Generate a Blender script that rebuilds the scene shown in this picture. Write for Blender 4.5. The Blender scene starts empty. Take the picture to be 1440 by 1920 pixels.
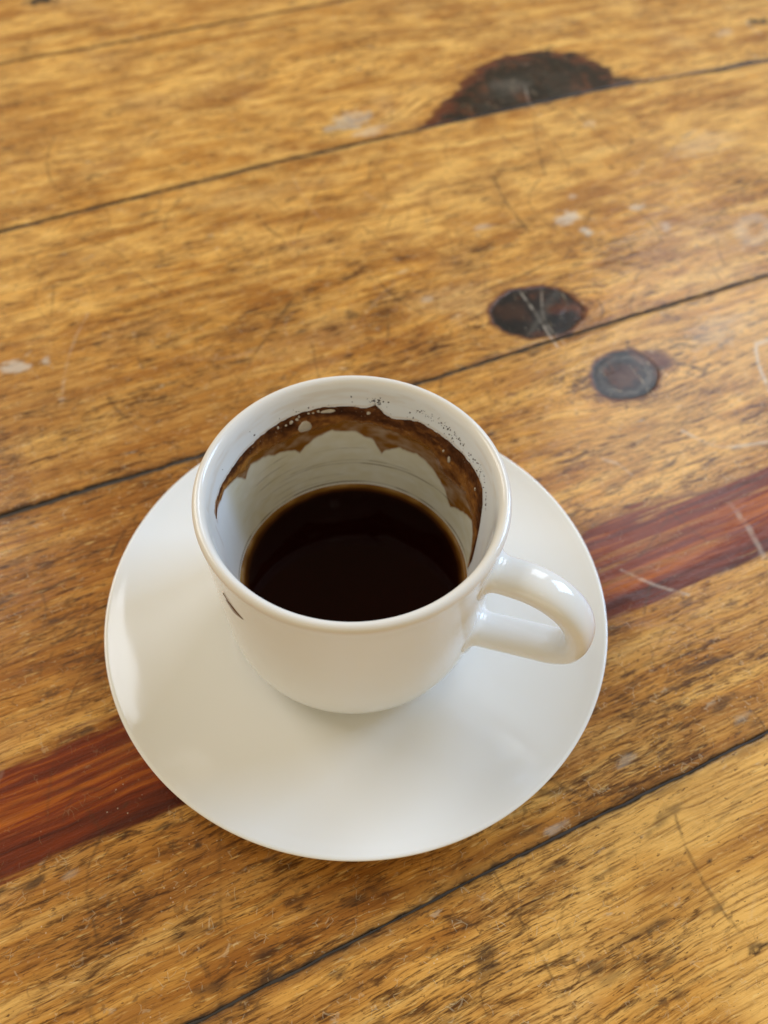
import bpy, bmesh, math, random
import numpy as np
from mathutils import Vector, Matrix

# ------------------------------------------------------------------ camera, light, exposure
MM = 0.001
sc = bpy.context.scene
col = sc.collection

cam_data = bpy.data.cameras.new('camera')
cam = bpy.data.objects.new('camera', cam_data)
col.objects.link(cam)
CR = Vector((0.9992776, 0.03084698, 0.02219798))
CU = Vector((-0.03800376, 0.81142096, 0.58322529))
CW = Vector((0.00002117, 0.58364757, -0.81200709))
CC = Vector((5.469, -97.382, 181.299)) * MM
m = Matrix((CR, CU, -CW)).transposed().to_4x4()
m.translation = CC
cam.matrix_world = m
cam_data.sensor_fit = 'VERTICAL'
cam_data.sensor_height = 24.0
cam_data.sensor_width = 18.0
cam_data.lens = 24.0 * 1515.5 / 1920.0
cam_data.clip_start = 0.01
cam_data.clip_end = 50.0
cam_data.dof.use_dof = True
cam_data.dof.focus_distance = 0.160
cam_data.dof.aperture_fstop = cam_data.lens / 2.1
sc.camera = cam

sc.view_settings.view_transform = 'Standard'
sc.view_settings.look = 'None'
sc.view_settings.exposure = 0.07
sc.view_settings.gamma = 1.0
sc.cycles.use_denoising = True
sc.cycles.max_bounces = 10
sc.cycles.diffuse_bounces = 6
sc.cycles.glossy_bounces = 5

world = bpy.data.worlds.new('World')
sc.world = world
world.use_nodes = True
bg = world.node_tree.nodes['Background']
bg.inputs['Color'].default_value = (1.0, 0.81, 0.48, 1)
bg.inputs['Strength'].default_value = 0.43


def area_lamp(name, az, el, dist, sx, sy, power, color, target=(0, 0, 0.02), shape='RECTANGLE'):
    d = bpy.data.lights.new(name, 'AREA')
    d.shape = shape
    d.size = sx
    if shape in ('RECTANGLE', 'ELLIPSE'):
        d.size_y = sy
    d.energy = power
    d.color = color
    o = bpy.data.objects.new(name, d)
    col.objects.link(o)
    a, e = math.radians(az), math.radians(el)
    t = Vector(target)
    o.location = t + Vector((math.cos(a) * math.cos(e), math.sin(a) * math.cos(e), math.sin(e))) * dist
    o.rotation_euler = (t - o.location).to_track_quat('-Z', 'Y').to_euler()
    return o


area_lamp('window_light', 29, 28, 1.6, 0.55, 0.75, 17.5, (0.42, 0.65, 1.0))
area_lamp('doorway_light', 61, 41, 2.0, 0.55, 0.9, 9.5, (0.80, 0.88, 1.0))
area_lamp('side_window_light', 150, 36, 1.8, 0.9, 0.9, 12.0, (1.0, 0.97, 0.93))
area_lamp('front_fill_light', -95, 22, 2.0, 2.0, 1.0, 5.5, (1.0, 0.94, 0.84))  # fill lamp added on the camera side to brighten the cup front
area_lamp('ceiling_bulb', -62, 66, 1.9, 0.014, 0.014, 0.06, (1.0, 0.93, 0.82), shape='DISK')
area_lamp('ceiling_bulb', -68, 66, 1.9, 0.014, 0.014, 0.06, (1.0, 0.93, 0.82), shape='DISK')

# ------------------------------------------------------------------ numpy noise
_tab = np.random.RandomState(7).rand(256, 256)


def vnoise(x, y, seed=0):
    x = np.asarray(x, float) + seed * 17.31
    y = np.asarray(y, float) + seed * 41.77
    xi = np.floor(x).astype(int)
    yi = np.floor(y).astype(int)
    fx = x - xi
    fy = y - yi
    fx = fx * fx * (3 - 2 * fx)
    fy = fy * fy * (3 - 2 * fy)
    a = _tab[xi & 255, yi & 255]
    b = _tab[(xi + 1) & 255, yi & 255]
    c = _tab[xi & 255, (yi + 1) & 255]
    d = _tab[(xi + 1) & 255, (yi + 1) & 255]
    return (a * (1 - fx) + b * fx) * (1 - fy) + (c * (1 - fx) + d * fx) * fy


def fbm(x, y, seed=0, octv=3):
    s, amp, tot = 0, 1.0, 0
    for k in range(octv):
        s = s + amp * vnoise(x * 2 ** k, y * 2 ** k, seed + 5 * k)
        tot += amp
        amp *= 0.5
    return s / tot


def sstep(a, b, x):
    t = np.clip((x - a) / (b - a), 0, 1)
    return t * t * (3 - 2 * t)


# ------------------------------------------------------------------ node helper
class NT:
    def __init__(self, name):
        self.mat = bpy.data.materials.new(name)
        self.mat.use_nodes = True
        self.t = self.mat.node_tree
        self.bsdf = self.t.nodes['Principled BSDF']
        self.out = self.t.nodes['Material Output']

    def put(self, sock, v):
        if hasattr(v, 'is_output'):
            self.t.links.new(v, sock)
        else:
            if isinstance(v, tuple) and len(v) == 3 and sock.type == 'RGBA':
                v = (*v, 1)
            sock.default_value = v

    def attr(self, n):
        a = self.t.nodes.new('ShaderNodeAttribute')
        a.attribute_name = n
        return a.outputs['Fac']

    def math(self, op, a, b=0.0, c=0.0, clamp=False):
        n = self.t.nodes.new('ShaderNodeMath')
        n.operation = op
        n.use_clamp = clamp
        self.put(n.inputs[0], a)
        self.put(n.inputs[1], b)
        self.put(n.inputs[2], c)
        return n.outputs[0]

    def xyz(self, x, y, z=0.0):
        n = self.t.nodes.new('ShaderNodeCombineXYZ')
        self.put(n.inputs[0], x)
        self.put(n.inputs[1], y)
        self.put(n.inputs[2], z)
        return n.outputs[0]

    def noise(self, vec, scale=1.0, detail=3.0, rough=0.55, dist=0.0, color=False):
        n = self.t.nodes.new('ShaderNodeTexNoise')
        self.put(n.inputs['Vector'], vec)
        n.inputs['Scale'].default_value = scale
        n.inputs['Detail'].default_value = detail
        n.inputs['Roughness'].default_value = rough
        n.inputs['Distortion'].default_value = dist
        return n.outputs['Color' if color else 'Fac']

    def voro(self, vec, scale=1.0, feature='F1', out='Distance', rand=1.0):
        n = self.t.nodes.new('ShaderNodeTexVoronoi')
        n.feature = feature
        self.put(n.inputs['Vector'], vec)
        n.inputs['Scale'].default_value = scale
        n.inputs['Randomness'].default_value = rand
        return n.outputs[out]

    def step(self, x, a, b, lo=0.0, hi=1.0):
        n = self.t.nodes.new('ShaderNodeMapRange')
        n.interpolation_type = 'SMOOTHSTEP'
        self.put(n.inputs['Value'], x)
        n.inputs['From Min'].default_value = a
        n.inputs['From Max'].default_value = b
        n.inputs['To Min'].default_value = lo
        n.inputs['To Max'].default_value = hi
        return n.outputs['Result']

    def mix(self, f, a, b, mode='MIX'):
        n = self.t.nodes.new('ShaderNodeMix')
        n.data_type = 'RGBA'
        n.blend_type = mode
        self.put(n.inputs[0], f)
        self.put(n.inputs[6], a)
        self.put(n.inputs[7], b)
        return n.outputs[2]

    def ramp(self, f, stops):
        n = self.t.nodes.new('ShaderNodeValToRGB')
        self.put(n.inputs[0], f)
        e = n.color_ramp.elements
        while len(e) < len(stops):
            e.new(0.5)
        for i, (p, c) in enumerate(stops):
            e[i].position = p
            e[i].color = (*c, 1)
        return n.outputs[0]

    def bump(self, h, strength, dist, normal=None):
        n = self.t.nodes.new('ShaderNodeBump')
        n.inputs['Strength'].default_value = strength
        n.inputs['Distance'].default_value = dist
        self.put(n.inputs['Height'], h)
        if normal is not None:
            self.put(n.inputs['Normal'], normal)
        return n.outputs[0]

    def coords(self):
        n = self.t.nodes.new('ShaderNodeTexCoord')
        return n.outputs['Object']

    def set(self, **k):
        for key, v in k.items():
            self.put(self.bsdf.inputs[key.replace('_', ' ')], v)
        return self.mat


# ------------------------------------------------------------------ materials
def wood_material():
    n = NT('varnished_pine')
    gu, gv = n.attr('gu'), n.attr('gv')
    wk = n.attr('weather')
    M = lambda a, b: n.math('MULTIPLY', a, b)
    A = lambda a, b: n.math('ADD', a, b)
    # slow wander of the fibres
    wob = n.noise(n.xyz(M(gu, 0.035), M(gv, 0.05), 3.0), 1.0, 2.0)
    wob2 = n.noise(n.xyz(M(gu, 0.16), M(gv, 0.20), 5.0), 1.0, 2.0)
    v = A(A(gv, M(wob, 3.2)), M(wob2, 0.5))
    clus = n.noise(n.xyz(M(gu, 0.030), M(gv, 0.075), 62.0), 1.0, 2.0)
    # growth bands
    band = n.noise(n.xyz(M(gu, 0.010), M(v, 0.16), 1.0), 1.0, 3.0, 0.6)
    base = n.ramp(n.step(band, 0.30, 0.72), [(0.0, (0.38, 0.135, 0.016)), (0.45, (0.70, 0.325, 0.056)), (1.0, (0.93, 0.55, 0.15))])
    # patches where the varnish has worn to grey straw or soaked to orange
    pat = n.noise(n.xyz(M(gu, 0.022), M(gv, 0.035), 9.0), 1.0, 3.0)
    base = n.mix(M(n.step(pat, 0.52, 0.74), 0.5), base, (0.66, 0.44, 0.20))
    pat2 = n.noise(n.xyz(M(gu, 0.030), M(gv, 0.060), 14.0), 1.0, 4.0)
    base = n.mix(M(n.step(pat2, 0.48, 0.68), 0.70), base, (0.31, 0.105, 0.014))
    base = n.mix(n.attr('straw'), base, (0.90, 0.51, 0.135))
    base = n.mix(n.attr('rust'), base, (0.27, 0.085, 0.013))
    base = n.mix(M(M(wk, n.step(clus, 0.35, 0.65)), 0.45), base, (0.38, 0.145, 0.022))
    # long thin fibres
    fib = n.noise(n.xyz(M(gu, 0.060), M(v, 1.35), 2.0), 1.0, 5.0, 0.68)
    base = n.mix(n.step(fib, 0.44, 0.68, 0.0, 0.72), base, (0.185, 0.058, 0.007))
    # short dark dashes, the worn open grain
    st = n.noise(n.xyz(M(gu, 0.105), M(v, 0.64), 6.0), 1.0, 5.0, 0.66, 0.05)
    thr = n.math('SUBTRACT', A(0.690, M(n.math('SUBTRACT', 0.5, clus), 0.30)), M(wk, 0.15))
    dash = n.step(n.math('SUBTRACT', st, thr), -0.07, 0.12)
    base = n.mix(M(dash, 0.92), base, (0.078, 0.024, 0.004))
    st2 = n.noise(n.xyz(M(gu, 0.22), M(v, 2.3), 8.0), 1.0, 3.0, 0.6, 0.1)
    dash2 = n.step(n.math('SUBTRACT', st2, thr), -0.02, 0.08)
    base = n.mix(M(dash2, 0.70), base, (0.070, 0.024, 0.006))
    lt = n.step(n.noise(n.xyz(M(gu, 0.20), M(v, 1.5), 12.0), 1.0, 3.0), 0.58, 0.72)
    base = n.mix(M(lt, 0.42), base, (0.98, 0.66, 0.24))
    # scattered grey-brown grime dabs
    gr = n.noise(n.xyz(M(gu, 0.17), M(gv, 0.38), 17.0), 1.0, 5.0, 0.68)
    base = n.mix(M(M(n.step(gr, 0.585, 0.68), 0.75), A(0.25, M(wk, 0.75))), base, (0.105, 0.048, 0.018))
    fl = n.noise(n.xyz(M(gu, 0.45), M(gv, 1.0), 19.0), 1.0, 3.0, 0.6)
    base = n.mix(M(n.step(fl, 0.62, 0.70), 0.70), base, (0.085, 0.032, 0.010))
    gp = n.noise(n.xyz(M(gu, 0.14), M(gv, 0.26), 23.0), 1.0, 4.0, 0.65)
    base = n.mix(M(n.step(gp, 0.63, 0.74), 0.45), base, (0.62, 0.50, 0.34))
    # red heartwood
    rs = n.noise(n.xyz(M(gu, 0.018), M(v, 0.42), 4.0), 1.0, 5.0, 0.68)
    red = n.ramp(n.step(A(rs, M(n.attr('reddepth'), 0.42)), 0.36, 1.0),
                 [(0.0, (0.50, 0.135, 0.010)), (0.35, (0.21, 0.031, 0.003)), (1.0, (0.052, 0.006, 0.003))])
    base = n.mix(n.attr('red'), base, red)
    # knots: near-black hearts with brown and a russet bark rim
    kn = n.noise(n.xyz(M(gu, 0.11), M(gv, 0.17), 21.0), 1.0, 5.0, 0.62)
    kcol = n.ramp(n.step(kn, 0.35, 0.72), [(0.0, (0.004, 0.0035, 0.003)), (0.55, (0.016, 0.008, 0.005)), (1.0, (0.12, 0.034, 0.011))])
    base = n.mix(n.attr('bark'), base, (0.10, 0.018, 0.006))
    base = n.mix(n.attr('knot'), base, kcol)
    base = n.mix(n.attr('dark'), base, (0.035, 0.020, 0.014))
    # hair-fine scratches
    hv = n.noise(n.xyz(M(gu, 0.12), M(gv, 0.12), 30.0), 1.0, 2.0, 0.5, 0.0, True)
    wv = n.t.nodes.new('ShaderNodeVectorMath')
    wv.operation = 'MULTIPLY_ADD'
    n.put(wv.inputs[0], hv)
    wv.inputs[1].default_value = (1.6, 1.6, 1.6)
    n.put(wv.inputs[2], n.xyz(M(gu, 0.14), M(gv, 0.17), 0.0))
    he = n.voro(wv.outputs[0], 1.0, 'DISTANCE_TO_EDGE')
    hmask = n.step(n.noise(n.xyz(M(gu, 0.21), M(gv, 0.21), 33.0), 1.0, 2.0), 0.52, 0.60)
    hair = M(M(n.step(he, 0.012, 0.03, 1.0, 0.0), hmask), wk)
    base = n.mix(M(hair, 0.40), base, (0.10, 0.045, 0.014))
    wv2 = n.t.nodes.new('ShaderNodeVectorMath')
    wv2.operation = 'MULTIPLY_ADD'
    n.put(wv2.inputs[0], hv)
    wv2.inputs[1].default_value = (2.4, -2.2, 1.9)
    n.put(wv2.inputs[2], n.xyz(M(gu, 0.42), M(gv, 0.46), 7.0))
    he2 = n.voro(wv2.outputs[0], 1.0, 'DISTANCE_TO_EDGE')
    hmask2 = n.step(n.noise(n.xyz(M(gu, 0.3), M(gv, 0.3), 36.0), 1.0, 2.0), 0.56, 0.63)
    hair2 = M(M(n.step(he2, 0.018, 0.05, 1.0, 0.0), hmask2), wk)
    base = n.mix(M(hair2, 0.26), base, (0.90, 0.70, 0.42))
    base = n.mix(M(n.attr('red'), 0.75), base, red)
    base = n.mix(n.attr('scratch'), base, (0.070, 0.035, 0.014))
    base = n.mix(n.attr('pale'), base, (0.66, 0.58, 0.47))
    base = n.mix(n.attr('grey'), base, (0.17, 0.155, 0.13))
    base = n.mix(n.attr('seam'), base, (0.034, 0.022, 0.013))
    dust = n.voro(n.xyz(M(gu, 0.62), M(gv, 0.62), 3.0), 1.0)
    dm = n.step(n.noise(n.xyz(M(gu, 0.07), M(gv, 0.07), 71.0), 1.0, 2.0), 0.50, 0.62)
    base = n.mix(M(M(n.step(dust, 0.05, 0.13, 1.0, 0.0), dm), M(wk, 0.55)), base, (0.92, 0.80, 0.62))
    # relief and gloss
    h = A(M(st, -0.5), M(fib, -0.35))
    h = A(h, M(st2, -0.3))
    lump = n.noise(n.xyz(M(gu, 0.10), M(gv, 0.22), 40.0), 1.0, 3.0)
    grit = n.noise(n.xyz(M(gu, 1.1), M(gv, 1.6), 44.0), 1.0, 2.0)
    h = A(A(h, M(lump, 0.5)), M(grit, 0.22))
    h = A(h, M(hair2, 0.25))
    nrm = n.bump(h, 0.55, 0.0006)
    rough = A(0.30, M(n.noise(n.xyz(M(gu, 0.05), M(gv, 0.07), 50.0), 1.0, 3.0), 0.22))
    rough = A(rough, M(dash, 0.10))
    n.set(Base_Color=base, Roughness=rough, Normal=nrm)
    n.bsdf.inputs['Specular IOR Level'].default_value = 0.12
    n.bsdf.inputs['Coat Weight'].default_value = 0.30
    n.bsdf.inputs['Coat Roughness'].default_value = 0.17
    coat_n = n.bump(A(lump, M(st, 0.25)), 0.30, 0.0006)
    n.put(n.bsdf.inputs['Coat Normal'], coat_n)
    return n.mat


def porcelain(name, stain=False):
    n = NT(name)
    co = n.coords()
    tone = n.noise(co, 45.0, 2.0)
    c = n.mix(tone, (0.80, 0.80, 0.775), (0.83, 0.825, 0.80))
    if stain:
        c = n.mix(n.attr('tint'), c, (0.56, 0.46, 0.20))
        s = n.attr('film')
        c = n.mix(s, c, (0.21, 0.082, 0.012))
        c = n.mix(n.attr('ring'), c, (0.10, 0.052, 0.020))
        c = n.mix(n.attr('lip'), c, (0.62, 0.47, 0.30))
    ripple = n.noise(co, 110.0, 1.0)
    rg = n.math('ADD', 0.10, n.math('MULTIPLY', n.attr('film'), 0.45)) if stain else 0.10
    n.set(Base_Color=c, Roughness=rg, Normal=n.bump(ripple, 0.04, 0.0006))
    b = n.bsdf
    if stain:
        n.put(b.inputs['Specular IOR Level'], n.math('SUBTRACT', 0.5, n.math('MULTIPLY', n.attr('film'), 0.48), clamp=True))
    b.inputs['Subsurface Weight'].default_value = 0.12
    b.inputs['Subsurface Radius'].default_value = (1.0, 0.8, 0.6)
    b.inputs['Subsurface Scale'].default_value = 0.0012
    return n.mat


def coffee_material():
    n = NT('black_coffee')
    e = n.attr('edge')
    c = n.ramp(e, [(0.0, (0.0075, 0.0006, 0.0003)), (0.30, (0.010, 0.0018, 0.0005)), (0.62, (0.070, 0.022, 0.003)), (0.85, (0.23, 0.105, 0.018)), (1.0, (0.42, 0.27, 0.10))])
    n.set(Base_Color=c, Roughness=0.03)
    n.bsdf.inputs['IOR'].default_value = 1.33
    n.bsdf.inputs['Specular IOR Level'].default_value = 0.13
    return n.mat


def residue_material():
    n = NT('dried_coffee_grounds')
    co = n.coords()
    d = n.attr('depth')
    f = n.noise(co, 900.0, 4.0, 0.65)
    g = n.noise(co, 320.0, 3.0)
    k = n.math('ADD', d, n.math('MULTIPLY', n.math('SUBTRACT', g, 0.5), 0.9))
    k = n.math('ADD', k, n.math('MULTIPLY', n.math('SUBTRACT', f, 0.5), 0.6))
    c = n.ramp(k, [(0.0, (0.36, 0.155, 0.034)), (0.35, (0.21, 0.078, 0.018)), (0.65, (0.095, 0.032, 0.010)), (1.0, (0.034, 0.011, 0.004))])
    sp = n.step(n.voro(co, 1500.0), 0.10, 0.22, 1.0, 0.0)
    spm = n.step(n.noise(co, 260.0, 2.0), 0.5, 0.6)
    c = n.mix(n.math('MULTIPLY', n.math('MULTIPLY', sp, spm), 0.6), c, (0.50, 0.37, 0.25))
    al = n.step(n.math('ADD', n.attr('cover'), n.math('MULTIPLY', n.math('SUBTRACT', g, 0.5), 0.9)), 0.0, 0.55)
    n.set(Base_Color=c, Roughness=0.42, Normal=n.bump(f, 0.5, 0.0003), Alpha=al)
    n.bsdf.inputs['Specular IOR Level'].default_value = 0.1
    return n.mat


def plain(name, c, rough):
    n = NT(name)
    t = n.noise(n.coords(), 700.0, 3.0)
    n.set(Base_Color=n.mix(t, c, tuple(x * 0.6 for x in c)), Roughness=rough)
    return n.mat


WOOD = wood_material()
PORC = porcelain('white_porcelain')
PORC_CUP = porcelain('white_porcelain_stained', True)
COFFEE = coffee_material()
RESIDUE = residue_material()
BUBBLE = plain('pale_dried_foam', (0.62, 0.53, 0.40), 0.25)
GROUNDS = plain('coffee_grounds', (0.055, 0.030, 0.018), 0.6)
DRIP = plain('dried_coffee', (0.20, 0.10, 0.045), 0.3)


# ------------------------------------------------------------------ mesh helpers
def link(name, me, mat, parent=None, smooth=True):
    if smooth:
        me.polygons.foreach_set('use_smooth', np.ones(len(me.polygons), bool))
    me.materials.append(mat)
    o = bpy.data.objects.new(name, me)
    col.objects.link(o)
    if parent:
        o.parent = parent
    return o


def mesh_from(name, verts, quads, tris=None):
    me = bpy.data.meshes.new(name)
    verts = np.asarray(verts, np.float32)
    quads = np.asarray(quads, np.int32).reshape(-1, 4)
    tris = np.zeros((0, 3), np.int32) if tris is None else np.asarray(tris, np.int32).reshape(-1, 3)
    me.vertices.add(len(verts))
    me.vertices.foreach_set('co', (verts * MM).astype(np.float32).ravel())
    loops = np.concatenate([quads.ravel(), tris.ravel()]).astype(np.int32)
    me.loops.add(len(loops))
    me.loops.foreach_set('vertex_index', loops)
    nq, nt = len(quads), len(tris)
    me.polygons.add(nq + nt)
    st = np.concatenate([np.arange(nq) * 4, nq * 4 + np.arange(nt) * 3]).astype(np.int32)
    me.polygons.foreach_set('loop_start', st)
    me.update(calc_edges=True)
    me.validate()
    return me


def set_attr(me, name, vals):
    a = me.attributes.new(name, 'FLOAT', 'POINT')
    a.data.foreach_set('value', np.asarray(vals, np.float32).ravel())


def grid_quads(nr, nc, wrap=False, off=0, flip=False):
    r = np.arange(nr - 1)[:, None]
    c = np.arange(nc if wrap else nc - 1)[None]
    a = r * nc + c
    b = r * nc + (c + 1) % nc
    q = np.stack([a, b, b + nc, a + nc], -1).reshape(-1, 4) + off
    return q[:, ::-1] if flip else q


def catmull(pts, sub):
    p = np.array(pts, float)
    p = np.concatenate([[2 * p[0] - p[1]], p, [2 * p[-1] - p[-2]]])
    out = []
    for i in range(1, len(p) - 2):
        p0, p1, p2, p3 = p[i - 1:i + 3]
        t0 = 0
        t1 = t0 + np.linalg.norm(p1 - p0) ** .5
        t2 = t1 + np.linalg.norm(p2 - p1) ** .5
        t3 = t2 + np.linalg.norm(p3 - p2) ** .5
        n = sub if np.isscalar(sub) else sub[i - 1]
        t = np.linspace(t1, t2, n, endpoint=False)[:, None]
        a1 = (t1 - t) / (t1 - t0) * p0 + (t - t0) / (t1 - t0) * p1
        a2 = (t2 - t) / (t2 - t1) * p1 + (t - t1) / (t2 - t1) * p2
        a3 = (t3 - t) / (t3 - t2) * p2 + (t - t2) / (t3 - t2) * p3
        b1 = (t2 - t) / (t2 - t0) * a1 + (t - t0) / (t2 - t0) * a2
        b2 = (t3 - t) / (t3 - t1) * a2 + (t - t1) / (t3 - t1) * a3
        out.append((t2 - t) / (t2 - t1) * b1 + (t - t1) / (t2 - t1) * b2)
    out.append(p[-2:-1])
    return np.concatenate(out)


def lathe(name, prof, seg):
    """closed surface of revolution; profile runs axis -> axis (mm)"""
    prof = prof.copy()
    prof[:, 0] = np.maximum(prof[:, 0], 0.02)
    a = np.linspace(0, 2 * np.pi, seg, endpoint=False)
    x = prof[:, 0:1] * np.cos(a)
    y = prof[:, 0:1] * np.sin(a)
    z = np.repeat(prof[:, 1:2], seg, 1)
    v = np.stack([x, y, z], -1).reshape(-1, 3)
    q = grid_quads(len(prof), seg, True)
    c0, c1 = len(v), len(v) + 1
    v = np.concatenate([v, [[0, 0, prof[0, 1]], [0, 0, prof[-1, 1]]]])
    k = np.arange(seg)
    t0 = np.stack([(k + 1) % seg, k, np.full(seg, c0)], -1)
    b = (len(prof) - 1) * seg
    t1 = np.stack([b + k, b + (k + 1) % seg, np.full(seg, c1)], -1)
    return mesh_from(name, v, q, np.concatenate([t0, t1])), np.tile(a, len(prof)), np.repeat(np.arange(len(prof)), seg)


def thing(name, label, cat, loc=(0, 0, 0)):
    o = bpy.data.objects.new(name, None)
    o.empty_display_size = 0.02
    col.objects.link(o)
    o.location = loc
    o['label'] = label
    o['category'] = cat
    return o


# ------------------------------------------------------------------ the wooden table
TH = math.radians(26.0)
DU = np.array([math.cos(TH), math.sin(TH)])
DV = np.array([-math.sin(TH), math.cos(TH)])
PALE = [(139.3, 124.4, 5.5, 0.0, -1.8, -4.1, 0.8), (141.3, 114.6, 2.4, -1.0, -1.4, -2.2, 0.8), (167.7, 120.1, 3.5, -1.4, -1.6, -2.3, 0.55), (170.2, 105.6, 2.6, -1.1, -1.8, -2.5, 0.45), (148.0, 135.7, 1.9, -0.8, -1.4, -2.1, 0.4), (-63.7, 123.8, 4.5, -1.9, -0.5, -2.6, 0.75), (-54.5, 123.3, 1.8, -0.8, -0.4, -2.0, 0.6), (90.7, 218.8, 8.9, 0.8, -1.8, -7.1, 0.5), (94.7, 208.2, 7.0, -0.5, -1.3, -3.9, 0.45), (80.0, 216.3, 3.7, -0.2, -0.9, -3.1, 0.4), (106.6, 131.8, 4.7, -0.6, -0.8, -2.1, 0.4), (41.6, -58.2, 3.2, 0.0, -0.1, -1.0, 0.35), (217.5, 147.5, 15.2, -1.5, -5.3, -8.4, 0.2), (151.3, 51.4, 13.0, 0.5, -3.4, -7.7, 0.22), (183.9, 179.1, 3.4, -1.4, -1.9, -2.9, 0.3), (69.6, 103.2, 2.6, -0.4, -0.6, -1.5, 0.35), (-78.5, -31.4, 2.0, 0.1, 0.2, -0.9, 0.3), (18.6, -64.5, 3.1, 0.1, 0.0, -1.0, 0.5), (72.3, -60.6, 2.9, 0.2, -0.1, -1.2, 0.35), (292.8, 225.7, 6.8, -0.4, -2.5, -3.8, 0.3)]
DARK = [(219.0, 204.6, 7.0, -1.4, -1.5, -3.2, 0.95), (281.0, 196.2, 16.0, -1.2, -1.0, -2.6, 1.0), (315.4, 229.1, 6.4, -1.2, -2.2, -2.8, 1.0), (-7.9, 379.6, 8.1, -1.3, -0.9, -6.6, 1.0), (84.9, 216.6, 15.1, 2.5, -1.1, -5.1, 0.45), (69.1, 225.2, 5.0, 1.2, -0.5, -3.2, 0.35), (-85.3, -30.0, 2.8, 1.0, 0.3, -0.8, 0.75), (-52.5, -36.6, 0.9, -0.2, -0.1, -0.6, 0.8), (-41.1, -52.5, 1.0, 0.3, 0.1, -0.4, 0.8), (-56.5, -63.3, 4.4, -1.0, 0.0, -1.0, 0.55), (-42.3, -65.1, 1.5, -1.4, -0.7, -0.7, 0.45), (-34.9, -70.4, 2.0, -0.3, 0.0, -0.7, 0.5), (4.0, -65.8, 2.4, 0.0, 0.0, -0.9, 0.9), (42.6, -72.1, 6.4, 1.2, 0.3, -1.7, 0.5), (-7.3, -80.8, 2.1, -1.3, -2.1, -2.6, 0.6), (-7.8, -72.7, 3.6, -2.4, -0.5, -0.6, 0.6), (71.7, -46.2, 5.8, -0.4, -0.4, -1.0, 0.6), (69.8, -55.9, 4.3, 0.3, -0.2, -1.3, 0.6), (71.9, -61.1, 3.2, 0.1, -0.1, -1.1, 0.6), (21.7, -57.2, 3.7, -1.0, -0.4, -1.0, 0.55), (45.4, -83.6, 0.5, -0.2, -0.4, -0.4, 0.9), (24.8, -101.1, 1.3, -0.6, -0.6, -0.9, 0.5), (41.0, -44.7, 3.2, -0.2, -0.3, -0.9, 0.5), (42.3, -57.1, 2.1, 0.1, 0.0, -0.7, 0.45), (42.9, 105.6, 2.6, -1.1, -0.9, -2.2, 0.5), (-18.4, 218.4, 4.0, -0.3, -0.2, -1.8, 0.5), (6.4, 264.2, 8.1, 1.1, -0.4, -3.9, 0.25), (90.0, 66.2, 3.5, -1.5, -0.9, -1.5, 0.5), (185.5, 129.3, 4.7, -0.5, -1.3, -2.2, 0.3), (6.0, 112.5, 10.5, -0.9, -0.4, -2.5, 0.2), (-58.5, -52.2, 5.0, -0.5, 0.1, -1.0, 0.35), (-81.2, -54.1, 3.8, -0.4, 0.2, -1.2, 0.3), (23.1, -76.5, 4.7, 0.1, 0.0, -0.8, 0.4), (21.3, -88.9, 5.7, 0.1, 0.0, -0.8, 0.4), (8.1, -75.5, 6.8, 0.5, 0.1, -0.8, 0.4)]
RUST = [(-34.6, 258.1, 22.7, -4.9, -2.7, -19.9, 0.5), (-35.0, 280.8, 17.1, -3.5, -1.1, -8.7, 0.3), (119.3, 73.5, 5.0, -2.1, -4.4, -6.7, 0.5), (79.6, 76.0, 4.0, -0.6, -0.9, -2.3, 0.4), (12.2, -72.9, 7.0, -0.7, -0.4, -2.4, 0.45), (-4.5, -71.0, 7.8, -0.8, -0.2, -2.9, 0.45), (20.1, -48.0, 7.5, -1.2, -0.5, -2.1, 0.3), (-2.7, -60.5, 8.9, -2.3, -0.8, -2.5, 0.4), (-13.5, -56.8, 12.8, -4.5, -0.7, -2.0, 0.4), (-27.4, -60.8, 13.0, -1.2, -0.1, -3.0, 0.3), (-85.1, -48.5, 9.5, -0.8, 0.4, -2.5, 0.35), (-48.3, -44.8, 12.8, -2.1, -0.2, -3.2, 0.25)]
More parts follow.
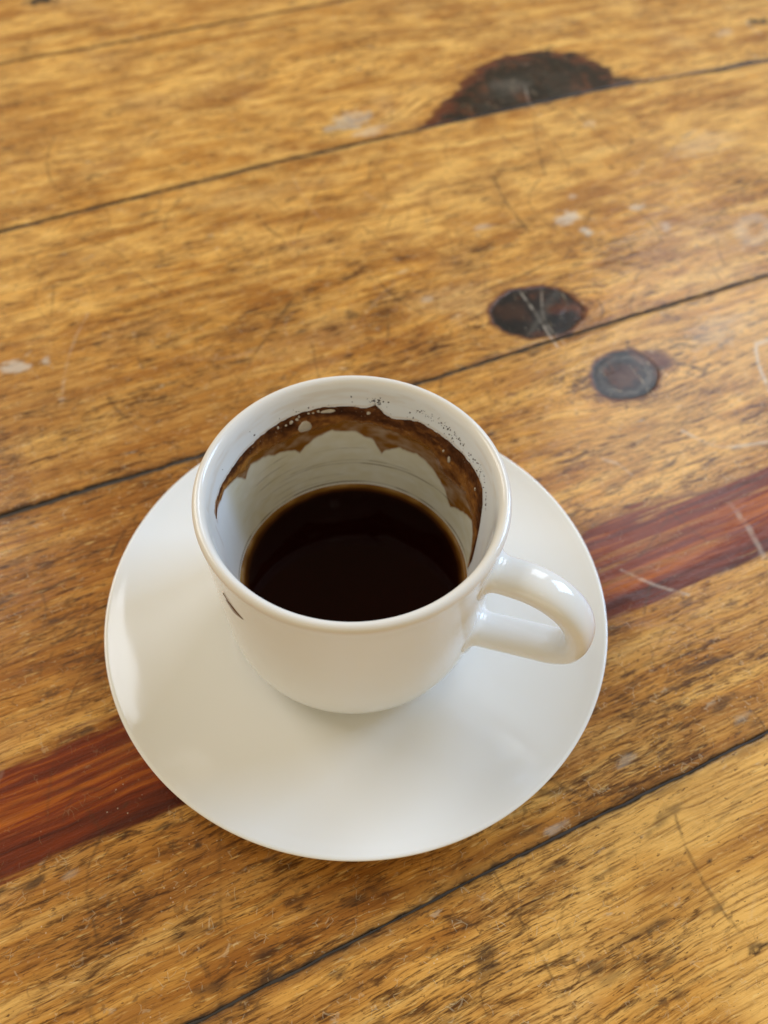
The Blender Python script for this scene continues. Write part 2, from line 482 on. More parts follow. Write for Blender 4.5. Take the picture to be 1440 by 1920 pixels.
SCR = [([(165.9, 195.6), (154.7, 172.9), (145.5, 151.6)], 0.8, 0.5, 0), ([(183.0, 193.6), (182.6, 175.0), (182.4, 156.5)], 0.8, 0.5, 0), ([(126.3, 159.4), (122.4, 141.7), (121.2, 123.3)], 1.0, 0.5, 0), ([(127.2, 161.1), (150.0, 160.0), (169.2, 154.3)], 0.9, 0.35, 0), ([(151.5, 126.0), (138.2, 113.5), (124.9, 103.7)], 0.9, 0.45, 0), ([(31.8, 171.5), (32.8, 162.2), (34.9, 155.5)], 0.8, 0.5, 0), ([(63.2, 183.2), (51.4, 167.1), (40.5, 152.1)], 0.8, 0.4, 0), ([(-18.5, 155.3), (-14.4, 145.8), (-9.7, 137.9)], 0.8, 0.45, 0), ([(30.8, 123.9), (13.2, 106.7), (-2.4, 89.7)], 1.0, 0.4, 0), ([(25.5, 153.2), (35.1, 145.9), (55.1, 144.4)], 0.7, 0.3, 0), ([(-5.9, 81.5), (2.9, 95.1), (7.6, 101.0)], 0.8, 0.35, 0), ([(101.2, 94.5), (100.6, 84.3), (98.5, 65.3)], 0.8, 0.6, 1), ([(108.8, 92.9), (101.5, 78.1), (101.6, 65.4)], 0.6, 0.4, 1), ([(174.2, 216.9), (168.7, 204.1), (168.2, 199.5)], 0.8, 0.5, 1), ([(69.4, -14.8), (74.6, -21.9), (81.3, -28.3)], 0.8, 0.55, 1), ([(74.0, -21.6), (69.7, -25.8), (65.0, -30.8)], 0.5, 0.45, 0), ([(110.2, -8.9), (109.6, -16.6), (107.4, -27.1)], 1.6, 0.4, 1), ([(166.5, 46.5), (159.2, 39.8), (153.8, 31.3), (149.9, 21.4)], 1.2, 0.7, 1), ([(114.3, 19.0), (120.2, 10.0), (136.1, 5.1)], 1.1, 0.55, 1), ([(310.3, 231.1), (307.6, 222.9), (308.3, 218.4)], 0.7, 0.8, 1), ([(264.3, 195.3), (278.5, 195.7), (295.3, 195.1)], 2.4, 0.95, 0), ([(222.7, 201.8), (241.5, 203.3), (268.2, 206.4), (295.4, 212.8)], 0.9, 0.45, 0), ([(123.4, 44.1), (131.0, 43.1), (135.4, 39.1), (139.8, 39.3)], 1.3, 0.7, 0), ([(130.7, 38.5), (133.5, 36.0), (137.8, 38.1)], 1.2, 0.55, 0), ([(132.8, 50.4), (136.6, 50.7), (139.9, 47.9)], 1.3, 0.6, 0), ([(99.1, 46.2), (93.6, 46.1), (89.7, 46.2)], 0.9, 0.7, 0), ([(120.0, 56.3), (121.3, 58.5)], 1.4, 0.9, 0), ([(123.8, 80.5), (122.5, 75.1), (116.7, 68.8)], 0.9, 0.4, 0), ([(-47.3, 13.6), (-58.8, -0.8)], 0.6, 0.45, 0), ([(-76.6, 21.8), (-65.8, 24.9), (-61.1, 31.1)], 0.7, 0.5, 0), ([(-72.3, 5.1), (-67.3, 11.6), (-60.4, 19.4)], 0.6, 0.4, 0), ([(-42.4, 53.8), (-49.1, 47.2), (-54.3, 40.3)], 0.7, 0.45, 0), ([(-7.3, -74.0), (-10.5, -73.1), (-12.1, -71.7)], 0.4, 0.7, 0), ([(41.7, -101.2), (43.1, -100.7), (43.1, -101.6), (44.9, -101.0), (46.5, -101.2)], 0.5, 0.8, 0), ([(8.9, -87.5), (8.9, -90.5), (8.8, -94.5)], 0.7, 0.5, 0), ([(-53.5, -67.5), (-52.8, -69.0)], 0.4, 0.6, 0), ([(74.6, -58.7), (75.8, -60.7), (75.9, -64.3)], 0.4, 0.5, 0), ([(42.6, -94.1), (46.1, -92.4), (49.3, -92.7), (50.7, -94.4)], 0.4, 0.5, 0), ([(85.9, 19.4), (89.1, 15.8), (90.5, 11.0)], 1.0, 0.35, 1), ([(68.9, -0.0), (85.3, 4.8), (96.6, 5.2)], 0.8, 0.4, 0), ([(79.4, 9.4), (86.7, 9.4), (93.0, 12.0)], 0.8, 0.4, 0), ([(-82.3, 18.2), (-75.0, 17.2), (-62.4, 16.3)], 0.7, 0.5, 0), ([(-81.1, 41.5), (-73.4, 39.8), (-62.6, 40.3)], 0.7, 0.5, 0)]
KNOTS = [(101.2, 82.9, 14.8, -6.2, -6.6, -11.2), (111.8, 45.9, 10.1, -4.2, -6.4, -9.3)]
HALF = [(117.7, 202.0), (129.6, 212.6), (140.3, 221.4), (154.8, 233.9), (167.3, 241.7), (182.7, 243.9), (203.1, 239.2), (213.0, 231.4), (215.6, 221.6), (216.3, 211.6), (215.1, 203.2), (223.3, 202.6)]
HALO = (201.1, 91.7, 2.9, -1.1, -2.6, -3.1)
GREYH = (167.5, 219.6, 11.9, -0.7, -3.8, -8.4)
FAN = '(107.3, 264.3)'


SEAMS = {   # plank edges: (u, v) of the joint line in mm, u along the boards
    'a': [(-500, -66.5), (-62, -67.0), (-23, -66.6), (33, -66.1), (76, -66.0), (700, -64.5)],
    'b': [(-500, 66.0), (-77, 67.2), (-22, 66.8), (52, 68.4), (116, 68.5), (188, 67.9), (700, 66.0)],
    'c': [(-500, 188.0), (-57, 196.4), (46, 200.7), (118, 202.0), (214, 201.2), (293, 194.6), (700, 184.0)],
    'd': [(-500, 317.0), (-37, 322.0), (28, 323.1), (94, 325.0), (700, 333.0)],
}


def seam(k, u):
    s = np.array(SEAMS[k], float)
    return np.interp(u, s[:, 0], s[:, 1]) + 0.55 * (fbm(u / 26.0, 0 * u, ord(k), 3) - 0.5) + 0.35 * (vnoise(u / 4.0, 0 * u, ord(k) + 3) - 0.5)


def ellipse_d(U, V, e):
    c = np.array(e[:2])
    Mx = np.linalg.inv(np.array([[e[2], e[4]], [e[3], e[5]]]))
    a = Mx[0, 0] * (U - c[0]) + Mx[0, 1] * (V - c[1])
    b = Mx[1, 0] * (U - c[0]) + Mx[1, 1] * (V - c[1])
    return np.hypot(a, b), a, b


def poly_d(U, V, pts):
    d = np.full(U.shape, 1e9)
    for (x0, y0), (x1, y1) in zip(pts[:-1], pts[1:]):
        dx, dy = x1 - x0, y1 - y0
        t = np.clip(((U - x0) * dx + (V - y0) * dy) / (dx * dx + dy * dy), 0, 1)
        d = np.minimum(d, np.hypot(U - x0 - t * dx, V - y0 - t * dy))
    return d


def smooth_poly(pts, n=8):
    return catmull(pts, n) if len(pts) > 2 else np.array(pts, float)


table = thing('wooden_table', 'worn varnished pine table top of wide planks under the cup and saucer', 'table')


def plank(idx, lo, hi, urange, du, vdens, dv, gaps, weather, label=None):
    # u positions: dense where the boards are seen, coarse beyond
    u = np.concatenate([np.linspace(-450, urange[0], 30, endpoint=False), np.arange(urange[0], urange[1], du), np.linspace(urange[1], 650, 36)])
    v0 = lo(u) + gaps[0](u)
    v1 = hi(u) - gaps[1](u)
    w = float(np.median(v1 - v0))
    base0 = float(np.median(v0))
    tv = np.concatenate([np.arange(0, vdens[0], 3.0), np.arange(vdens[0], vdens[1], dv), np.arange(vdens[1], w, 3.0)])
    tv = tv[(tv > 1.2) & (tv < w - 1.2)]
    edge = [0.0, 0.12, 0.35, 0.7]
    tv = np.concatenate([edge, tv, [w - e for e in edge[::-1]]]) / w
    drop = np.zeros(len(tv))
    drop[:4] = [0.75, 0.35, 0.10, 0.0]
    drop[-4:] = [0.0, 0.10, 0.35, 0.75]
    U = np.repeat(u[None], len(tv), 0)
    V = v0[None] + tv[:, None] * (v1 - v0)[None]
    Z = -drop[:, None] * (0.7 + 0.6 * fbm(U / 9, V / 3, 3 + idx, 2)) - 0.25 * fbm(U / 60, V / 25, 9 + idx, 2)
    # where the two boards lie in the world
    de = np.minimum(V - v0[None], v1[None] - V)
    nv = len(tv)
    fields = {k: np.zeros(U.shape) for k in ('dark', 'red', 'reddepth', 'pale', 'grey', 'rust', 'knot', 'bark', 'scratch', 'seam', 'straw')}
    n1 = fbm(U / 5, V / 2.2, 20 + idx, 3)
    n2 = fbm(U / 2.2, V / 1.2, 24 + idx, 3)
    mx = lambda k, a: fields.__setitem__(k, np.maximum(fields[k], a))
    for e in PALE:
        d, _, _ = ellipse_d(U, V, e)
        mx('pale', 0.85 * e[6] * sstep(1.15, 0.45, d + 1.1 * (n2 - 0.5) + 0.8 * (n1 - 0.5)))
    for e in DARK:
        d, _, _ = ellipse_d(U, V, e)
        mx('dark', e[6] * sstep(1.25, 0.35, d + 1.2 * (n2 - 0.5) + 0.8 * (n1 - 0.5)))
    for e in RUST:
        d, _, _ = ellipse_d(U, V, e)
        mx('rust', e[6] * sstep(1.35, 0.2, d + 1.2 * (n1 - 0.5) + 0.6 * (n2 - 0.5)))
    for pts, wd, s, kind in SCR:
        p = smooth_poly(pts)
        lo_, hi_ = p.min(0) - 4, p.max(0) + 4
        msk = (U > lo_[0]) & (U < hi_[0]) & (V > lo_[1]) & (V < hi_[1])
        if not msk.any():
            continue
        a = np.zeros(U.shape)
        d = poly_d(U[msk], V[msk], p)
        a[msk] = s * (0.85 if kind else 1.35) * sstep(wd * 0.75, wd * 0.15, d * (0.55 + 0.75 * n2[msk])) * (0.25 + 0.75 * sstep(0.32, 0.62, n1[msk]))
        mx('pale' if kind else 'scratch', a)
    # everyday wear: knife scratches in all directions, dents and dabs of grime
    rs = random.Random(100 + idx)
    vs0, vs1 = base0 + vdens[0], base0 + vdens[1]

    def win(u0, u1, v0_, v1_):
        c0, c1 = np.searchsorted(u, [u0, u1])
        r0, r1 = np.searchsorted(tv * w + base0, [v0_, v1_])
        return slice(max(r0 - 6, 0), r1 + 6), slice(max(c0 - 1, 0), c1 + 1)
    area = (urange[1] - urange[0]) * (vs1 - vs0) / 1000.0
    for _ in range(int(area * (3.2, 3.2, 6.5, 1.8, 0.8)[idx])):
        cu_, cv_ = rs.uniform(*urange), rs.uniform(vs0, vs1)
        L = rs.choice([3, 5, 8, 14, 22, 34]) * rs.uniform(0.7, 1.2)
        an = math.radians(rs.choice([rs.gauss(62, 22), rs.gauss(118, 25), rs.gauss(5, 12)]))
        bend = rs.gauss(0, 0.10) * L
        pts = [(cu_ + math.cos(an) * L * q_ - math.sin(an) * bend * (1 - 4 * q_ * q_), cv_ + math.sin(an) * L * q_ + math.cos(an) * bend * (1 - 4 * q_ * q_)) for q_ in (-.5, -.25, 0, .25, .5)]
        p = np.array(pts)
        sl = win(p[:, 0].min() - 2, p[:, 0].max() + 2, p[:, 1].min() - 2, p[:, 1].max() + 2)
        if fields['dark'][sl].size == 0:
            continue
        wd = rs.uniform(0.45, 0.85)
        st_ = rs.uniform(0.15, 0.55)
        a_ = st_ * sstep(wd, wd * 0.15, poly_d(U[sl], V[sl], p) * (0.7 + 0.7 * n2[sl])) * (0.3 + 0.7 * sstep(0.35, 0.6, n1[sl]))
        key = 'pale' if rs.random() < 0.06 else 'scratch'
        fields[key][sl] = np.maximum(fields[key][sl], a_ * (0.4 if key == 'pale' else 1))
    for _ in range(int(area * (14, 13, 9, 5, 3)[idx])):
        cu_, cv_ = rs.uniform(*urange), rs.uniform(vs0, vs1)
        L, B = rs.uniform(0.7, 4.2), rs.uniform(0.35, 1.0)
        sl = win(cu_ - 7, cu_ + 7, cv_ - 3, cv_ + 3)
        if fields['dark'][sl].size == 0:
            continue
        d = np.hypot((U[sl] - cu_) / L, (V[sl] - cv_ - rs.gauss(0, .08) * (U[sl] - cu_)) / B)
        st_ = rs.uniform(0.15, 0.7)
        a_ = st_ * sstep(1.2, 0.2, d + 1.3 * (n2[sl] - 0.5) + 0.7 * (n1[sl] - 0.5))
        k_ = 'rust' if rs.random() < 0.35 else 'dark'
        fields[k_][sl] = np.maximum(fields[k_][sl], a_)
    for _ in range(int(area * (1.2, 1.2, 1.0, 0.7, 0.4)[idx])):
        cu_, cv_ = rs.uniform(*urange), rs.uniform(vs0, vs1)
        L, B = rs.uniform(5, 22), rs.uniform(2, 7)
        sl = win(cu_ - 34, cu_ + 34, cv_ - 12, cv_ + 12)
        if fields['dark'][sl].size == 0:
            continue
        d = np.hypot((U[sl] - cu_) / L, (V[sl] - cv_) / B)
        a_ = rs.uniform(0.15, 0.5) * (0.4 if idx == 0 and cu_ > 10 else 1) * sstep(1.3, 0.1, d + 1.1 * (n1[sl] - 0.5) + 0.7 * (n2[sl] - 0.5))
        fields['rust'][sl] = np.maximum(fields['rust'][sl], a_)
    big = fbm(U / 30, V / 12, 130 + idx, 3)
    fields['straw'] = (0.15 + 0.75 * sstep(-25, 55, U) if idx == 0 else (0.10 + 0.35 * sstep(60, 110, U), 0.12 + 0.35 * sstep(110, 190, V + 0.15 * U), 0.28 + 0 * U, 0.30 + 0 * U)[idx - 1]) * (0.35 + 1.3 * sstep(0.32, 0.62, big))
    if idx >= 2:
        mot = fbm(U / 8, V / 3.6, 140 + idx, 4)
        mx('rust', (0.34, 0.30, 0.26)[idx - 2] * sstep(0.50, 0.66, mot))
        fields['straw'] = fields['straw'] + 0.35 * sstep(0.48, 0.32, mot)
    if idx == 1:
        mx('rust', (0.25 + 0.35 * sstep(0.30, 0.55, big)) * sstep(0, -50, U) * sstep(-2, 8, V))
        mx('rust', 0.30 * sstep(0.35, 0.6, big) * sstep(-24, -32, V))
    if idx == 2:
        mx('rust', (0.18 + 0.40 * sstep(0.35, 0.6, big)) * sstep(60, -20, U) * sstep(140, 100, V))
    # grain bends round the knots
    G = V.copy()
    warps = [(KN[0], KN[1], 13.0) for KN in KNOTS] + [(167.0, 214.0, 32.0), (90.0, 224.0, 16.0), (107.0, 262.0, 30.0)]
    for ku, kv, R in warps:
        rr = np.hypot((U - ku) * 0.62, V - kv)
        s = np.where(V >= kv, 1.0, -1.0)
        G = G - s * R * 0.62 * np.exp(-(rr / (1.5 * R)) ** 2) * np.clip(np.abs(V - kv) / (0.7 * R), 0, 1)
    for i, kn in enumerate(KNOTS):
        d, a, b = ellipse_d(U, V, kn)
        dd = d + 0.10 * (fbm(U / 6, V / 6, 60 + i, 2) - 0.5) + 0.06 * (n2 - 0.5)
        mx('knot', sstep(1.03, 0.93, dd))
        mx('bark', 0.9 * sstep(1.16, 0.99, dd + 0.15 * (n1 - 0.5)))
        if i == 0:      # worn streaks across the upper knot, ember-brown patch to its right
            mx('grey', 0.30 * sstep(0.55, 0.0, np.abs(a - 0.15 + 0.35 * b) * 2.2 + 0.7 * (n2 - 0.3)) * sstep(1.0, 0.8, d))
            mx('rust', 0.0 * d)
            fields['knot'] *= 1 - 0.55 * sstep(0.32, 0.1, np.hypot(a - 0.42, (b + 0.1) * 1.2) + 0.2 * (n2 - 0.5))
            fields['knot'] *= 1 - 0.22 * sstep(0.5, 0.2, np.hypot(a + 0.55, b) + 0.3 * (n2 - 0.5))
        else:           # pale ring just inside the lower knot, brown heart
            mx('grey', 0.42 * sstep(0.14, 0.03, np.abs(d - 0.72) + 0.16 * (n2 - 0.5)) * (0.35 + 0.65 * sstep(0.3, 0.6, n1)))
            fields['knot'] *= 1 - 0.45 * sstep(0.6, 0.25, d + 0.5 * (n2 - 0.5))
            mx('bark', 0.85 * sstep(1.1, 0.6, np.hypot((a - 0.75) * 1.3, (b + 0.55) * 1.6) + 0.4 * (n1 - 0.5)))
    # half-moon knot against the joint of the far board
    hp = smooth_poly(HALF, 5)
    cu, cv = 168.0, 202.0
    ang = np.arctan2(V - cv, (U - cu))
    ha = np.arctan2(hp[:, 1] - cv, hp[:, 0] - cu)
    hr = np.hypot(hp[:, 0] - cu, hp[:, 1] - cv)
    o = np.argsort(ha)
    R = np.interp(ang, ha[o], hr[o])
    q = np.hypot(U - cu, V - cv) / R + 0.12 * (n1 - 0.5) + 0.14 * (fbm(U / 9, V / 6, 66, 3) - 0.5)
    side = sstep(200.5, 201.5, V) if idx == 3 else 0 * V
    mx('bark', side * 0.97 * sstep(1.07, 0.99, q))
    mx('knot', side * sstep(0.97, 0.82, q - 0.10 * sstep(170, 200, U) + 0.30 * (n1 - 0.5)) * (0.85 + 0.15 * sstep(0.3, 0.5, n2)))
    d, _, _ = ellipse_d(U, V, GREYH)
    mx('grey', side * 0.36 * sstep(1.3, 0.2, d + 1.0 * (n2 - 0.5) + 0.7 * (n1 - 0.5)))
    mx('grey', side * 0.10 * sstep(0.85, 0.5, q) * sstep(0.35, 0.6, n1))
    # pale ring stain
    d, _, _ = ellipse_d(U, V, HALO)
    mx('pale', 0.26 * sstep(1.3, 0.2, np.abs(d - 1.75) + 0.8 * (n1 - 0.5) + 0.5 * (n2 - 0.5)))
    mx('rust', 0.40 * sstep(1.2, 0.4, d + 0.6 * (n2 - 0.5)))
    # red heartwood running the length of the near-middle board
    if idx == 1:
        top = -3.0 + 3.2 * (fbm(U / 45, 0 * U, 70, 3) - 0.5) + 2.2 * (fbm(U / 14, V / 3, 72, 2) - 0.5) + 1.2 * sstep(50, 90, U)
        bot = -26.5 + 2.0 * (fbm(U / 60, 0 * U, 75, 2) - 0.5) + 1.4 * (fbm(U / 12, V / 3, 77, 2) - 0.5)
        rag = 8.5 * (fbm(U / 15, V / 1.1, 78, 3) - 0.5)
        m_ = sstep(-1.1, 1.3, top - V + rag) * sstep(-0.9, 0.9, V - bot + 0.6 * rag)
        st = fbm(U / 55, V / 1.7, 79, 3)
        m_ = m_ * (1 - 0.72 * sstep(0.52, 0.66, st) * sstep(-20, -16, V))
        mx('red', 0.95 * m_)
        mx('rust', 0.55 * sstep(-4.5, 0.5, top + 0.6 - V) * sstep(-3.0, 0.5, V - bot))
        fields['reddepth'] = 0.20 + 0.55 * sstep(-19, -24, V + 2 * (st - 0.5)) + 0.25 * sstep(-11, -5, V)
    # dirt settled along the joints
    mx('seam', sstep(0.55, 0.10, de + 0.9 * (n2 - 0.5)))
    mx('dark', 0.40 * sstep(2.4, 0.3, de + 2.4 * (n1 - 0.5)))
    W = weather(U, V) + 0.5 * (fbm(U / 40, V / 22, 90 + idx, 2) - 0.5)
    Z = Z - 0.25 * fields['knot'] * 0.6

    def world(U, V, Z):
        return np.stack([U * DU[0] + V * DV[0], U * DU[1] + V * DV[1], Z], -1)
    top = world(U, V, Z).reshape(-1, 3)
    nc = len(u)
    N = len(top)
    # sides and underside
    zb = -24.0
    lo0 = world(u, v0, np.full(nc, zb))
    lo1 = world(u, v1, np.full(nc, zb))
    verts = np.concatenate([top, lo0, lo1])
    q = [grid_quads(nv, nc)]
    k = np.arange(nc - 1)
    q.append(np.stack([N + k, N + k + 1, k + 1, k], -1))
    b = (nv - 1) * nc
    q.append(np.stack([b + k, b + k + 1, N + nc + k + 1, N + nc + k], -1))
    q.append(np.stack([N + nc + k, N + nc + k + 1, N + k + 1, N + k], -1))
    # end caps
    r = np.arange(nv - 1)
    me = mesh_from('plank', verts, np.concatenate(q))
    ext = lambda f: np.concatenate([f.ravel(), f[0], f[-1]])
    set_attr(me, 'gu', ext(U + 900.0 * idx))
    set_attr(me, 'gv', ext(G * (1.08, 1.0, 0.94, 0.82, 0.76)[idx] + 333.0 * idx))
    set_attr(me, 'weather', np.clip(ext(W), 0, 1.2))
    for kf, f in fields.items():
        if kf == 'seam':
            arr = np.concatenate([f.ravel(), np.ones(nc), np.ones(nc)])
        else:
            arr = ext(f)
        set_attr(me, kf, np.clip(arr, 0, 1))
    o = link('plank', me, WOOD, table)
    if label:
        o['label'] = label
    return o


gap = lambda a, b, s, c=0: (lambda u: np.clip(a + c * sstep(0, -50, u) + b * (fbm(u / 11.0, 0 * u, s, 3) - 0.5), 0.05, 2))
far_line = lambda k: (lambda u: np.full(u.shape, k) + 0 * u)
plank(0, far_line(-200.0), lambda u: seam('a', u), (-112, 92), 0.5, (80, 134), 0.5, (gap(.3, .2, 1), gap(.10, .30, 2)),
      lambda U, V: 0.88 - 0.55 * sstep(-10, 50, U), 'nearest plank, heavily worn with open dark grain')
plank(1, lambda u: seam('a', u), lambda u: seam('b', u), (-112, 160), 0.5, (0, 140), 0.5, (gap(.10, .30, 3), gap(.30, .42, 4, .2)),
      lambda U, V: 0.80 + 0 * U, 'plank with a dark red heartwood band, under the saucer')
plank(2, lambda u: seam('b', u), lambda u: seam('c', u), (-108, 230), 0.55, (0, 140), 0.55, (gap(.30, .42, 5, .2), gap(.34, .42, 6)),
      lambda U, V: 0.78 - 0.30 * sstep(90, 190, V + 0.12 * U), 'plank with a round black knot at its near edge')
plank(3, lambda u: seam('c', u), lambda u: seam('d', u), (-70, 330), 0.8, (0, 140), 0.8, (gap(.34, .42, 7), gap(.12, .2, 8)),
      lambda U, V: 0.48 + 0 * U, 'pale plank with a half-moon black knot cut by the joint')
plank(4, lambda u: seam('d', u), far_line(470.0), (-50, 350), 1.0, (0, 75), 1.0, (gap(.12, .2, 9), gap(.3, .2, 10)),
      lambda U, V: 0.42 + 0 * U)

# grime packed into the joints
GRIME = plain('joint_grime', (0.050, 0.036, 0.024), 0.7)
uu = np.linspace(-450, 650, 900)
for kk in 'abcd':
    vc = seam(kk, uu)
    zz = -0.75 + 0.5 * fbm(uu / 5.0, 0 * uu, ord(kk) + 9, 3)
    rows = [np.stack([uu * DU[0] + (vc + w_) * DV[0], uu * DU[1] + (vc + w_) * DV[1], zz - dz], -1) for w_, dz in ((-1.0, 0.3), (0, 0), (1.0, 0.3))]
    link('joint_grime', mesh_from('joint_grime', np.concatenate(rows), grid_quads(3, len(uu))), GRIME, table)

# ------------------------------------------------------------------ the saucer
CX = -0.9
sp = catmull([(0, 4.15), (14, 4.15), (24, 4.15), (28.5, 4.22), (31.4, 4.62), (33.8, 4.85), (40, 5.25), (46, 6.0), (51.5, 7.15), (56, 8.55), (58.6, 9.62), (59.5, 9.93),
              (60.0, 9.80), (60.05, 9.45), (59.4, 9.0), (56, 7.6), (48, 5.4), (40, 3.8), (35.5, 2.7), (34.2, 1.6), (33.6, 0.5), (32.6, 0.10), (31.6, 0.5), (31.0, 1.8), (26, 2.2), (12, 2.2), (0, 2.2)], 7)
me, _, _ = lathe('saucer', sp[::-1], 240)
saucer = link('saucer', me, PORC)
saucer['label'] = 'round white porcelain saucer lying on the wooden planks beneath the cup'
saucer['category'] = 'saucer'

# ------------------------------------------------------------------ the cup
cup = thing('coffee_cup', 'small white porcelain cup with a loop handle, coffee-stained inside, on the saucer', 'cup', (CX * MM, 0, 0))
OUT = [(0, 5.7), (16, 5.6), (18.6, 5.0), (19.6, 4.25), (20.8, 4.22), (22.0, 4.7), (25.2, 5.0), (27.6, 6.3), (29.2, 9.2), (30.05, 14), (30.4, 22), (30.75, 32), (31.05, 42), (31.35, 48.5), (31.68, 51.6)]
RIM = [(31.72, 52.8), (31.35, 53.55), (30.6, 53.85), (29.85, 53.5), (29.35, 52.6)]
INN = [(29.05, 51.0), (28.65, 46), (28.2, 39), (27.6, 31), (26.9, 25), (26.15, 21), (24.6, 15), (21.5, 10.2), (15, 8.3), (7, 8.0), (0, 8.0)]
subs = [4] * len(OUT) + [5] * len(RIM) + [10, 26, 26, 30, 20, 10, 8, 6, 5, 4]
prof = catmull(OUT + RIM + INN, subs)
SEG = 720
me, ang, row = lathe('cup_body', prof, SEG)
inn_start = sum(subs[:len(OUT) + len(RIM)])
in_z = prof[inn_start:, 1][::-1]
in_r = prof[inn_start:, 0][::-1]
out_n = sum(subs[:len(OUT)])
rin = lambda z: np.interp(z, in_z, in_r)
rout = lambda z: np.interp(z, prof[40:out_n, 1], prof[40:out_n, 0])

UP = [(3, 22), (4.5, 25.5), (7, 30), (10, 36), (13, 41), (17, 44.2), (24, 45.0), (31, 45.2), (44, 45.4), (55, 45.6), (63, 45.7), (75, 44.2), (79, 45.2), (83, 47.6), (87, 46.2), (92, 46.3), (107, 47.0), (123, 47.0), (143, 45.8), (161, 45.2), (171, 45.6), (178, 45.2), (184, 43.5)]
LO = [(3, 21.2), (5, 21.8), (9, 28.3), (17, 31.3), (24, 34.2), (30, 34.8), (40, 33.2), (47, 34.6), (54, 38.6), (68, 39.4), (79, 40.2), (92, 41.6), (105, 40.4), (114, 39.9), (122, 41.0), (128, 39.8), (134, 40.8), (146, 42.4), (151, 40.4), (160, 42.2), (168, 43.3), (178, 44.4), (184, 43.3)]
FL = [(5, 21.4), (14, 29.5), (18, 31.8), (27, 29.8), (36, 26.8), (46, 31.9), (57, 35.2), (70, 35.4), (76, 33.6), (79, 32.0), (83, 35.5), (92, 38.2), (103, 39.0), (112, 37.6), (118, 35.4), (120, 34.6), (122, 35.9), (134, 38.2), (147, 40.4), (152, 38.0), (157, 41), (168, 43), (184, 43.2)]
curve = lambda L, a: np.interp(a, [p[0] for p in L], [p[1] for p in L])

deg = np.degrees(ang)
vz = prof[row, 1]
inner = (row >= inn_start - 12)
ARC = deg / 57.3 * 28.0
jag = 1.0 * (fbm(ARC / 1.6, 0 * ARC, 4, 3) - 0.5)
fl = curve(FL, deg) + jag
lo = curve(LO, deg)
inside = inner & (deg > 4) & (deg < 183)
nz = fbm(ARC / 3.0, vz / 1.5, 6, 3)
film = np.where(inside & (vz > fl - 0.3) & (vz < lo + 1.5), (0.90 + 0.5 * (nz - 0.45)) * sstep(-0.3, 0.55, vz - fl), 0)
# olive tint: thin coffee film plus wall shade and its edge put into colour
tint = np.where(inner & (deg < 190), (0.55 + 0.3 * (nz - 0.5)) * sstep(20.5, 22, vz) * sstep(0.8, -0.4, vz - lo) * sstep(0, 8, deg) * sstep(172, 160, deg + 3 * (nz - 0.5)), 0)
ring = np.zeros(len(deg))
for z0, w, s, a0, a1, sd in ((28.2, .28, .42, 30, 135, 1), (29.0, .22, .32, 60, 131, 2), (33.0, .22, .20, 84, 116, 3), (24.6, .2, .22, 95, 140, 5), (30.5, .25, .28, 118, 150, 6), (33.2, .25, .26, 124, 150, 7), (35.6, .3, .25, 124, 148, 8), (23.0, .2, .22, 100, 142, 9), (27.0, .2, .2, 120, 150, 10), (21.9, .35, .5, 0, 190, 11)):
    zc = z0 + 0.7 * (fbm(ARC / 9, 0 * ARC, 30 + sd, 2) - 0.5)
    m_ = s * sstep(w, w * 0.3, np.abs(vz - zc)) * sstep(a0, a0 + 8, deg) * sstep(a1, a1 - 6, deg) * 1.4 * (0.4 + 0.6 * sstep(0.3, 0.6, fbm(ARC / 4, 0 * ARC, 50 + sd, 2)))
    ring = np.maximum(ring, np.where(inner, m_, 0))
# drip tail at the left end of the stain, running down the wall
for a0, z0, z1, s in ((182, 45, 41, .6), (186, 43, 34, .22)):
    m_ = s * sstep(1.2, 0.2, np.abs(deg - a0 - 2.0 * (fbm(vz / 3, 0 * vz, 61, 2) - .5))) * sstep(z1, z1 + 2, vz) * sstep(z0 + 1, z0, vz)
    film = np.maximum(film, np.where(inner, m_, 0))
upz = curve(UP, deg)
lip = np.where(inner & (deg > 0) & (deg < 190), 0.30 * sstep(47.5, 50.0, vz) * sstep(53.2, 51.2, vz) * (0.2 + 0.8 * sstep(.4, .65, fbm(ARC / 7, vz / 1.2, 8, 3))), 0)
lip = np.maximum(lip, np.where(inner & inside, 0.5 * sstep(0.0, 0.25, vz - upz) * sstep(0.9, 0.2, vz - upz), 0))
lip = np.maximum(lip, 0.16 * sstep(51.5, 52.6, vz) * (0.5 + fbm(ARC / 12, 0 * ARC, 12, 2)))
pad = lambda f: np.concatenate([f, [0, 0]])
set_attr(me, 'film', pad(np.clip(film, 0, 1)))
set_attr(me, 'ring', pad(np.clip(ring, 0, 1)))
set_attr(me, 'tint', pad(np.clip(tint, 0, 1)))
set_attr(me, 'lip', pad(np.clip(lip, 0, 1)))
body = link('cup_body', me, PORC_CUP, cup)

# handle: a swept strap, flared where it joins the wall
HPHI = math.radians(-24.0)
path = catmull([(28.0, 43.5), (29.5, 43.8), (31, 44.1), (34, 44.8), (38.5, 45.2), (42.8, 44.3), (46.8, 41.8), (49.6, 37.8), (50.6, 33.2), (49.6, 28.9), (46.6, 26.1), (42.0, 24.3), (36.5, 22.3), (32.4, 20.8), (30.4, 20.1), (28.6, 19.6), (27.2, 19.3)], [4, 8, 10, 8, 8, 8, 8, 8, 8, 8, 8, 8, 10, 12, 6, 3])
NP, NS = len(path), 40
tan = np.gradient(path, axis=0)
tan /= np.linalg.norm(tan, axis=1)[:, None]
nor = np.stack([tan[:, 1], -tan[:, 0]], -1)
s = np.cumsum(np.r_[0, np.linalg.norm(np.diff(path, axis=0), axis=1)])
endd = np.minimum(s, s[-1] - s)
mid = np.sin(np.pi * s / s[-1])
hw = 4.35 - 0.15 * mid
ht = np.full(NP, 2.75)
